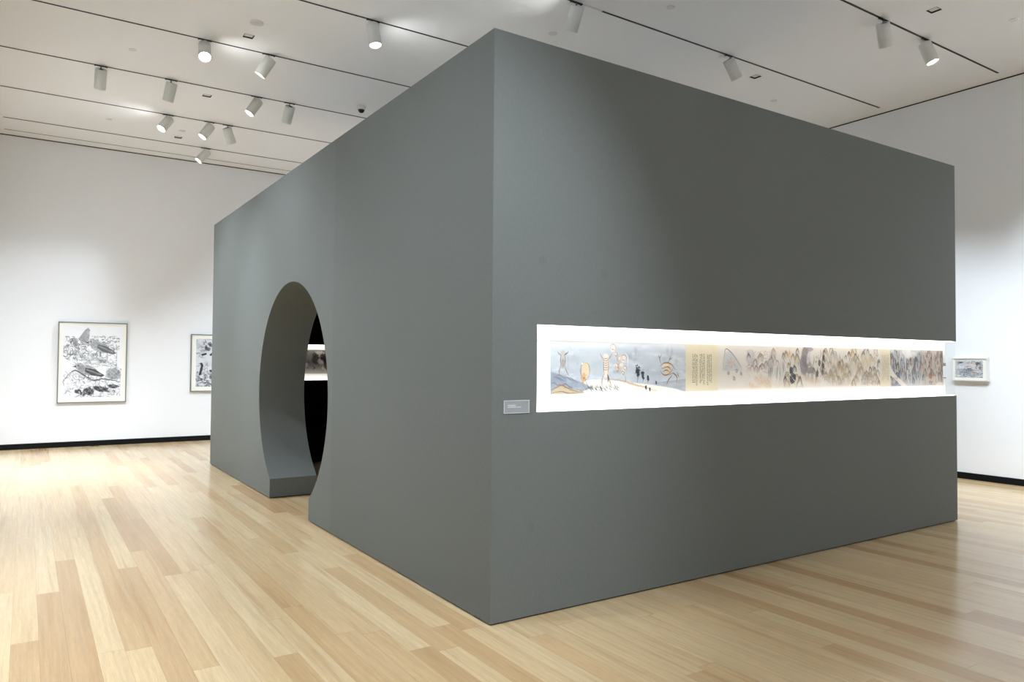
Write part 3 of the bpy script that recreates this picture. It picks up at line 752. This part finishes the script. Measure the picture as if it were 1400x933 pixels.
bb = zr(480, 420); c.scribble(bb[0]-38, bb[0]+26, 62, 96, 70, [(112, 110, 84), (140, 122, 84)], (5, 12), (.7, 1.3), .75)
for k in range(14): x = zr(60+k*9, 0)[0]; c.curve([(x, 8), (x+3, 30), (x-2, 55)], 1.3, (232, 224, 214), .7)
c.put(np.clip((c.Y-94)/4, 0, 1)*.8, (238, 233, 224))
sheet('painted_panel', x0, x1, c)['label'] = 'panel of tangled rocks, trees and villagers in tan and grey'

# colophon 2
x0, x1 = 4.122, 4.287
c = Cv((x1-x0)*U, 100, (227, 214, 190), 9); c.text(8, 42, 14, 84, 5, (132, 116, 92), .65)
sheet('text_panel', x0, x1, c)['label'] = 'narrow tan paper panel with faint writing'

# section 3: dense crowd and forest
x0, x1 = 4.287, 5.210
c = Cv((x1-x0)*U, 100, (206, 203, 202), 11)
c.put((c.noise(30, 24)-.4)*1.2, (178, 182, 190)); sx = z_ = (4.82-x0)*U
C3 = [(86, 92, 104), (120, 124, 134), (70, 66, 70), (150, 122, 104), (96, 104, 116)]
rocks(0, sx, 4, 94, 46, [(186, 190, 200), (160, 164, 174), (204, 196, 190), (140, 146, 158), (196, 180, 170)], [(74, 78, 88), (98, 102, 112), (64, 58, 60), (112, 84, 70)], 5, 14, 1.5)
for k in range(70):
    x = c.r.uniform(0, sx); y = c.r.uniform(0, 66); h_ = c.r.uniform(12, 36)
    c.curve([(x, y), (x+c.r.uniform(-4, 4), y+h_*.5), (x+c.r.uniform(-5, 5), y+h_)], c.r.uniform(.9, 2.4), [(70, 74, 84), (112, 118, 128), (214, 216, 220), (58, 54, 58), (132, 92, 76)][k % 5], .85)
for _ in range(9): c.blob(c.r.uniform(0, sx), c.r.uniform(20, 80), c.r.uniform(2, 4), c.r.uniform(2, 5), [(66, 62, 68), (132, 84, 70), (88, 96, 110)][c.r.randint(3)], .75)
c.blob(sx*.52, 8, 24, 14, (238, 236, 232), .95, .2, .3, .6); c.blob(sx*.72, 14, 14, 8, (232, 230, 226), .8)
c.poly([(0, 42), (12, 58), (34, 74), (60, 86), (84, 100), (56, 100), (28, 84), (0, 70)], (232, 224, 216), .95)
c.scribble(0, 40, 74, 99, 40, [(70, 66, 66), (110, 96, 88)], (4, 9), (.7, 1.2), .8, None)
for k in range(9): x = sx*(.55+k*.05); c.curve([(x, 45), (x+2, 70), (x-2, 96)], 1.5, (196, 200, 204), .7)
c.poly([(sx, 0), (c.w, 0), (c.w, 100), (sx, 100)], (198, 184, 172), .8, c.noise(20, 20)+.35)
C4 = [(118, 88, 74), (88, 80, 78), (150, 106, 84), (120, 122, 126), (64, 56, 56)]
rocks(sx, c.w, 4, 94, 34, [(204, 184, 168), (186, 164, 150), (214, 204, 194), (170, 170, 174)], [(96, 72, 62), (74, 64, 62), (128, 88, 70)], 5, 13, 1.4)
for k in range(44):
    x = c.r.uniform(sx, c.w-2); y = c.r.uniform(0, 66); h_ = c.r.uniform(12, 36)
    c.curve([(x, y), (x+c.r.uniform(-4, 4), y+h_*.5), (x+c.r.uniform(-4, 4), y+h_)], c.r.uniform(.9, 2.2), [(84, 70, 66), (120, 92, 78), (214, 200, 188), (60, 52, 52)][k % 4], .85)
for _ in range(6): c.blob(c.r.uniform(sx+4, c.w-3), c.r.uniform(8, 80), c.r.uniform(2, 4), c.r.uniform(2, 5), [(70, 58, 56), (168, 96, 74), (214, 180, 160)][c.r.randint(3)], .7)
for k in range(6): x = sx+12+k*17; c.curve([(x, 12), (x+3, 40), (x, 68)], 2.6, (206, 184, 166), .8); 
c.blob(sx+48, 80, 34, 8, (208, 196, 178), .85); c.blob(sx+48, 72, 10, 9, (152, 92, 74), .8); c.blob(c.w-18, 98, 22, 7, (232, 222, 208), .9)
sheet('painted_panel', x0, x1, c)['label'] = 'dense grey and rust panel at the right end'

# ---------- the ink scroll in the inner slot
sc2 = thing('handscroll', (0, PY+.104, 0), 'dark ink-wash handscroll glimpsed in the black room through the moon gate', 'handscroll')
c = Cv(3.7*200, 70, (150, 143, 136), 21, res=1.2)
c.put((c.noise(90, 30)-.3)*1.3, (118, 110, 104)); c.put(np.clip((c.Y-42)/30, 0, 1)*.75, (214, 208, 200))
for k in range(60):
    x, y = c.r.uniform(0, c.w), c.r.uniform(4, 56); c.blob(x, y, c.r.uniform(5, 14), c.r.uniform(5, 12), [(60, 54, 50), (222, 214, 206), (44, 40, 40)][k % 3], .85, c.r.uniform(0, 3))
vx = (1.42-.85)*200
c.blob(vx, 12, 17, 9, (226, 219, 210), .95); c.blob(vx-14, 15, 7, 7, (52, 46, 44), .9); c.blob(vx+16, 24, 16, 10, (48, 42, 40), .9, .7); c.blob(vx+4, 34, 10, 7, (226, 219, 210), .9, .6); c.blob(vx-6, 16, 6, 3, (66, 58, 54), .8); c.blob(vx+24, 44, 12, 14, (52, 46, 44), .85)
c.scribble(0, c.w, 3, 60, 260, [(44, 40, 40), (90, 82, 78)], (6, 16), (1, 2), .8)
c.build('painted_panel', sc2, ((.85, -.0012, 1.632), (3.7, 0, 0), (0, 0, -.35)))
boxobj('scroll_mount', (.80, 4.62, -.0004, .0016, 1.265, 1.642), M['mount'], sc2)

# ------------------------------------------------------------------ framed works
def framed(name, label, w, h, depth, fw, fm, art, artrect, place, group=None):
    """local frame: x right, z up, front towards -y, back on the wall at y=0"""
    t = thing(name, place[0], label, 'framed picture', group, place[1])
    bm = bmesh.new()
    for e in ((-w/2, w/2, h/2-fw, h/2), (-w/2, w/2, -h/2, -h/2+fw), (-w/2, -w/2+fw, -h/2+fw, h/2-fw), (w/2-fw, w/2, -h/2+fw, h/2-fw)):
        box(bm, e[0], e[1], -depth, 0, e[2], e[3])
    mesh_obj('frame', bm, fm, t)
    boxobj('mount_board', (-w/2+fw, w/2-fw, -depth+.012, -.002, -h/2+fw, h/2-fw), M['mount'], t)
    ax0, ax1, az0, az1 = artrect
    art.build('picture', t, ((ax0, -depth+.0105, az1), (ax1-ax0, 0, 0), (0, 0, az0-az1)))
    return t

# bird drawing, 100 wide x 130 high
c = Cv(100, 132, (240, 240, 241), 31, res=6)
c.put((c.noise(30, 30)-.5)*.6, (222, 224, 228))
DK, MD, LT = (58, 58, 62), (128, 130, 134), (176, 178, 184)
c.scribble(0, 42, 20, 62, 190, [MD, LT, DK], (4, 12), (.6, 1.4), .8); c.scribble(46, 94, 18, 44, 130, [MD, LT, DK], (4, 11), (.6, 1.3), .75)
c.scribble(14, 90, 44, 74, 170, [MD, LT, (100, 110, 116)], (5, 14), (.6, 1.3), .7, .2, .6); c.scribble(2, 97, 84, 130, 260, [MD, LT, (150, 152, 158)], (5, 14), (.6, 1.4), .7)
def bird(x, y, s, col, dark, flip=1, ang=0.0):
    f = lambda u, v: (x+flip*(u*math.cos(ang)-v*math.sin(ang))*s, y+(u*math.sin(ang)+v*math.cos(ang))*s)
    c.blob(*f(0, 0), 15*s, 8*s, col, .92, flip*(ang+.15), .15, .12); c.blob(*f(-13, -5), 6*s, 6*s, col, .92, 0, .15, .1)
    c.poly([f(-18, -6), f(-24, -3), f(-18, -3)], dark, .9)
    c.poly([f(-4, -4), f(10, -3), f(26, 5), f(22, 8), f(6, 7), f(-4, 2)], dark, .85); c.line([f(-2, -1), f(20, 4)], 1.0*s, (214, 214, 216), .7)
    for k in range(5): c.curve([f(-2+k*2, -3+k*1.6), f(8+k*2, 0+k*1.3), f(20, 5)], .7*s, MD, .7)
    c.blob(*f(-15, -6), .9*s, .9*s, (20, 20, 22), 1); c.line([f(2, 8), f(3, 15)], .8*s, DK, .8); c.line([f(-3, 8), f(-4, 15)], .8*s, DK, .8)
    for k in range(int(30*s)): a, b = c.r.uniform(-14, 8), c.r.uniform(-6, 6); c.line([f(a, b), f(a+2, b+.8)], .5, MD, .6)
# tall perched shape at the upper left, a long billed one right, a resting one centre
c.poly([(36, 6), (41, 2), (44, 6), (43, 24), (36, 30), (24, 24), (30, 15)], (150, 152, 156), .85, c.noise(6, 6)+.4); c.blob(20, 30, 4, 8, (130, 132, 138), .8, .2)
bird(62, 38, 1.15, (164, 166, 170), (92, 94, 98), -1 if False else 1, .18)
bird(42, 82, 1.15, (150, 150, 152), (64, 62, 64), 1, .12)
c.blob(86, 88, 12, 11, (140, 142, 146), .85, 0, .3, .5); c.scribble(74, 98, 76, 100, 60, [(96, 98, 102), (180, 182, 186)], (3, 8), (.5, 1.1), .8)
c.curve([(0, 104), (8, 92), (20, 82), (30, 88), (50, 100), (72, 98), (98, 104)], 3.0, (70, 70, 72), .75, .6); c.curve([(0, 102), (9, 91), (21, 84), (34, 92), (52, 102)], 1.6, (224, 224, 226), .9, .4)
for k in range(4): c.curve([(34+k*8, 66-k*2), (52+k*6, 60+k*2), (76, 58+k*3)], 1.1, MD, .7, .3)
for (x, y, rx, ry) in ((26, 121, 6, 4), (44, 121, 9, 7), (66, 117, 16, 5), (86, 112, 9, 4), (34, 126, 5, 3)): c.blob(x, y, rx, ry, (50, 50, 54), .9, .15, .2, .5)
for (x, y) in ((58, 126), (82, 118), (74, 128)): c.blob(x, y, 5, 3.4, (226, 226, 228), .9)
c.scribble(20, 96, 108, 130, 50, [(40, 40, 44), (214, 214, 216)], (3, 9), (.6, 1.3), .8)
framed('framed_drawing', 'large ink drawing of birds in a thin grey frame, left on the left wall', 1.02, 1.358, .045, .014, M['frame'],
       c, (-.435, .432, -.588, .605), ((-1.255, YB, 1.414), 0))

c = Cv(78, 108, (216, 217, 221), 33, res=6); c.put((c.noise(16, 16)-.45)*1.5, (176, 178, 184))
c.scribble(0, 78, 0, 108, 300, [(84, 84, 90), (140, 142, 148), (224, 226, 230)], (4, 12), (.6, 1.6), .7)
c.poly([(22, 20), (40, 14), (48, 40), (36, 62), (44, 84), (34, 84), (24, 60), (18, 40)], (214, 216, 220), .7)
for _ in range(18): c.blob(c.r.uniform(0, 78), c.r.choice([c.r.uniform(2, 24), c.r.uniform(74, 106)]), c.r.uniform(2, 5), c.r.uniform(2, 5), (66, 66, 74), .8)
c.scribble(0, 78, 74, 108, 160, [(52, 52, 58), (110, 112, 118)], (5, 14), (.8, 1.6), .8, .5)
for a in ([(12, 36), (18, 34)], [(28, 36), (36, 30)], [(28, 72), (34, 76)], [(8, 80), (12, 60), (10, 56)]): c.line(a, 3.4, (44, 44, 50), .9)
framed('framed_drawing', 'narrow ink drawing in a thin grey frame, half hidden behind the pavilion edge', .88, 1.042, .045, .014, M['frame'],
       c, (-.352, .352, -.434, .44), ((.728, YB, 1.414), 0))

c = Cv(100, 66, (196, 198, 200), 35, res=5)
c.scribble(0, 100, 0, 66, 260, [(84, 88, 96), (120, 128, 136), (70, 66, 66), (204, 176, 160), (226, 226, 224)], (5, 18), (.8, 2.0), .75, 0, .5)
for (x, y, rx, ry, col) in ((62, 18, 16, 6, (226, 206, 190)), (66, 46, 4, 4, (196, 110, 100)), (52, 32, 8, 2.5, (64, 70, 84)), (20, 8, 8, 3, (60, 56, 60)), (80, 12, 6, 7, (60, 58, 62)), (24, 26, 10, 7, (216, 218, 226)), (90, 28, 5, 5, (110, 92, 70)), (40, 44, 26, 5, (140, 150, 160)), (10, 58, 10, 4, (230, 230, 228)), (74, 40, 12, 4, (214, 190, 180))): c.blob(x, y, rx, ry, col, .85)
for y in (36, 50, 56): c.curve([(2, y), (34, y-2), (60, y+3), (98, y)], 1.6, (72, 76, 82), .8, .6)
framed('framed_painting', 'small landscape-shaped painting in a white box frame, on the right wall', .44, .300, .055, .016, M['wframe'],
       c, (-.175, .158, -.108, .112), ((XR, 1.148, 1.425), -PI/2))

# ------------------------------------------------------------------ camera
f = Vector((math.sin(YAW)*math.cos(PITCH), math.cos(YAW)*math.cos(PITCH), math.sin(PITCH)))
r = Vector((math.cos(YAW), -math.sin(YAW), 0)); u = r.cross(f)
r2 = r*math.cos(ROLL)+u*math.sin(ROLL); u2 = -r*math.sin(ROLL)+u*math.cos(ROLL)
cd = bpy.data.cameras.new('camera'); cam = bpy.data.objects.new('camera', cd); COL.objects.link(cam)
cam.matrix_world = Matrix(((r2.x, u2.x, -f.x, CAM.x), (r2.y, u2.y, -f.y, CAM.y), (r2.z, u2.z, -f.z, CAM.z), (0, 0, 0, 1)))
cd.sensor_fit = 'HORIZONTAL'; cd.sensor_width = 36.0; cd.lens = FPX*36.0/1400; cd.clip_start = .05
scene.camera = cam

w = bpy.data.worlds.new('world'); scene.world = w; w.use_nodes = True
w.node_tree.nodes['Background'].inputs[0].default_value = (.5, .5, .5, 1); w.node_tree.nodes['Background'].inputs[1].default_value = 0.0
scene.view_settings.view_transform = 'Standard'; scene.view_settings.look = 'None'
scene.view_settings.gamma = 1.0; scene.view_settings.use_curve_mapping = False
scene.view_settings.exposure = 0.50
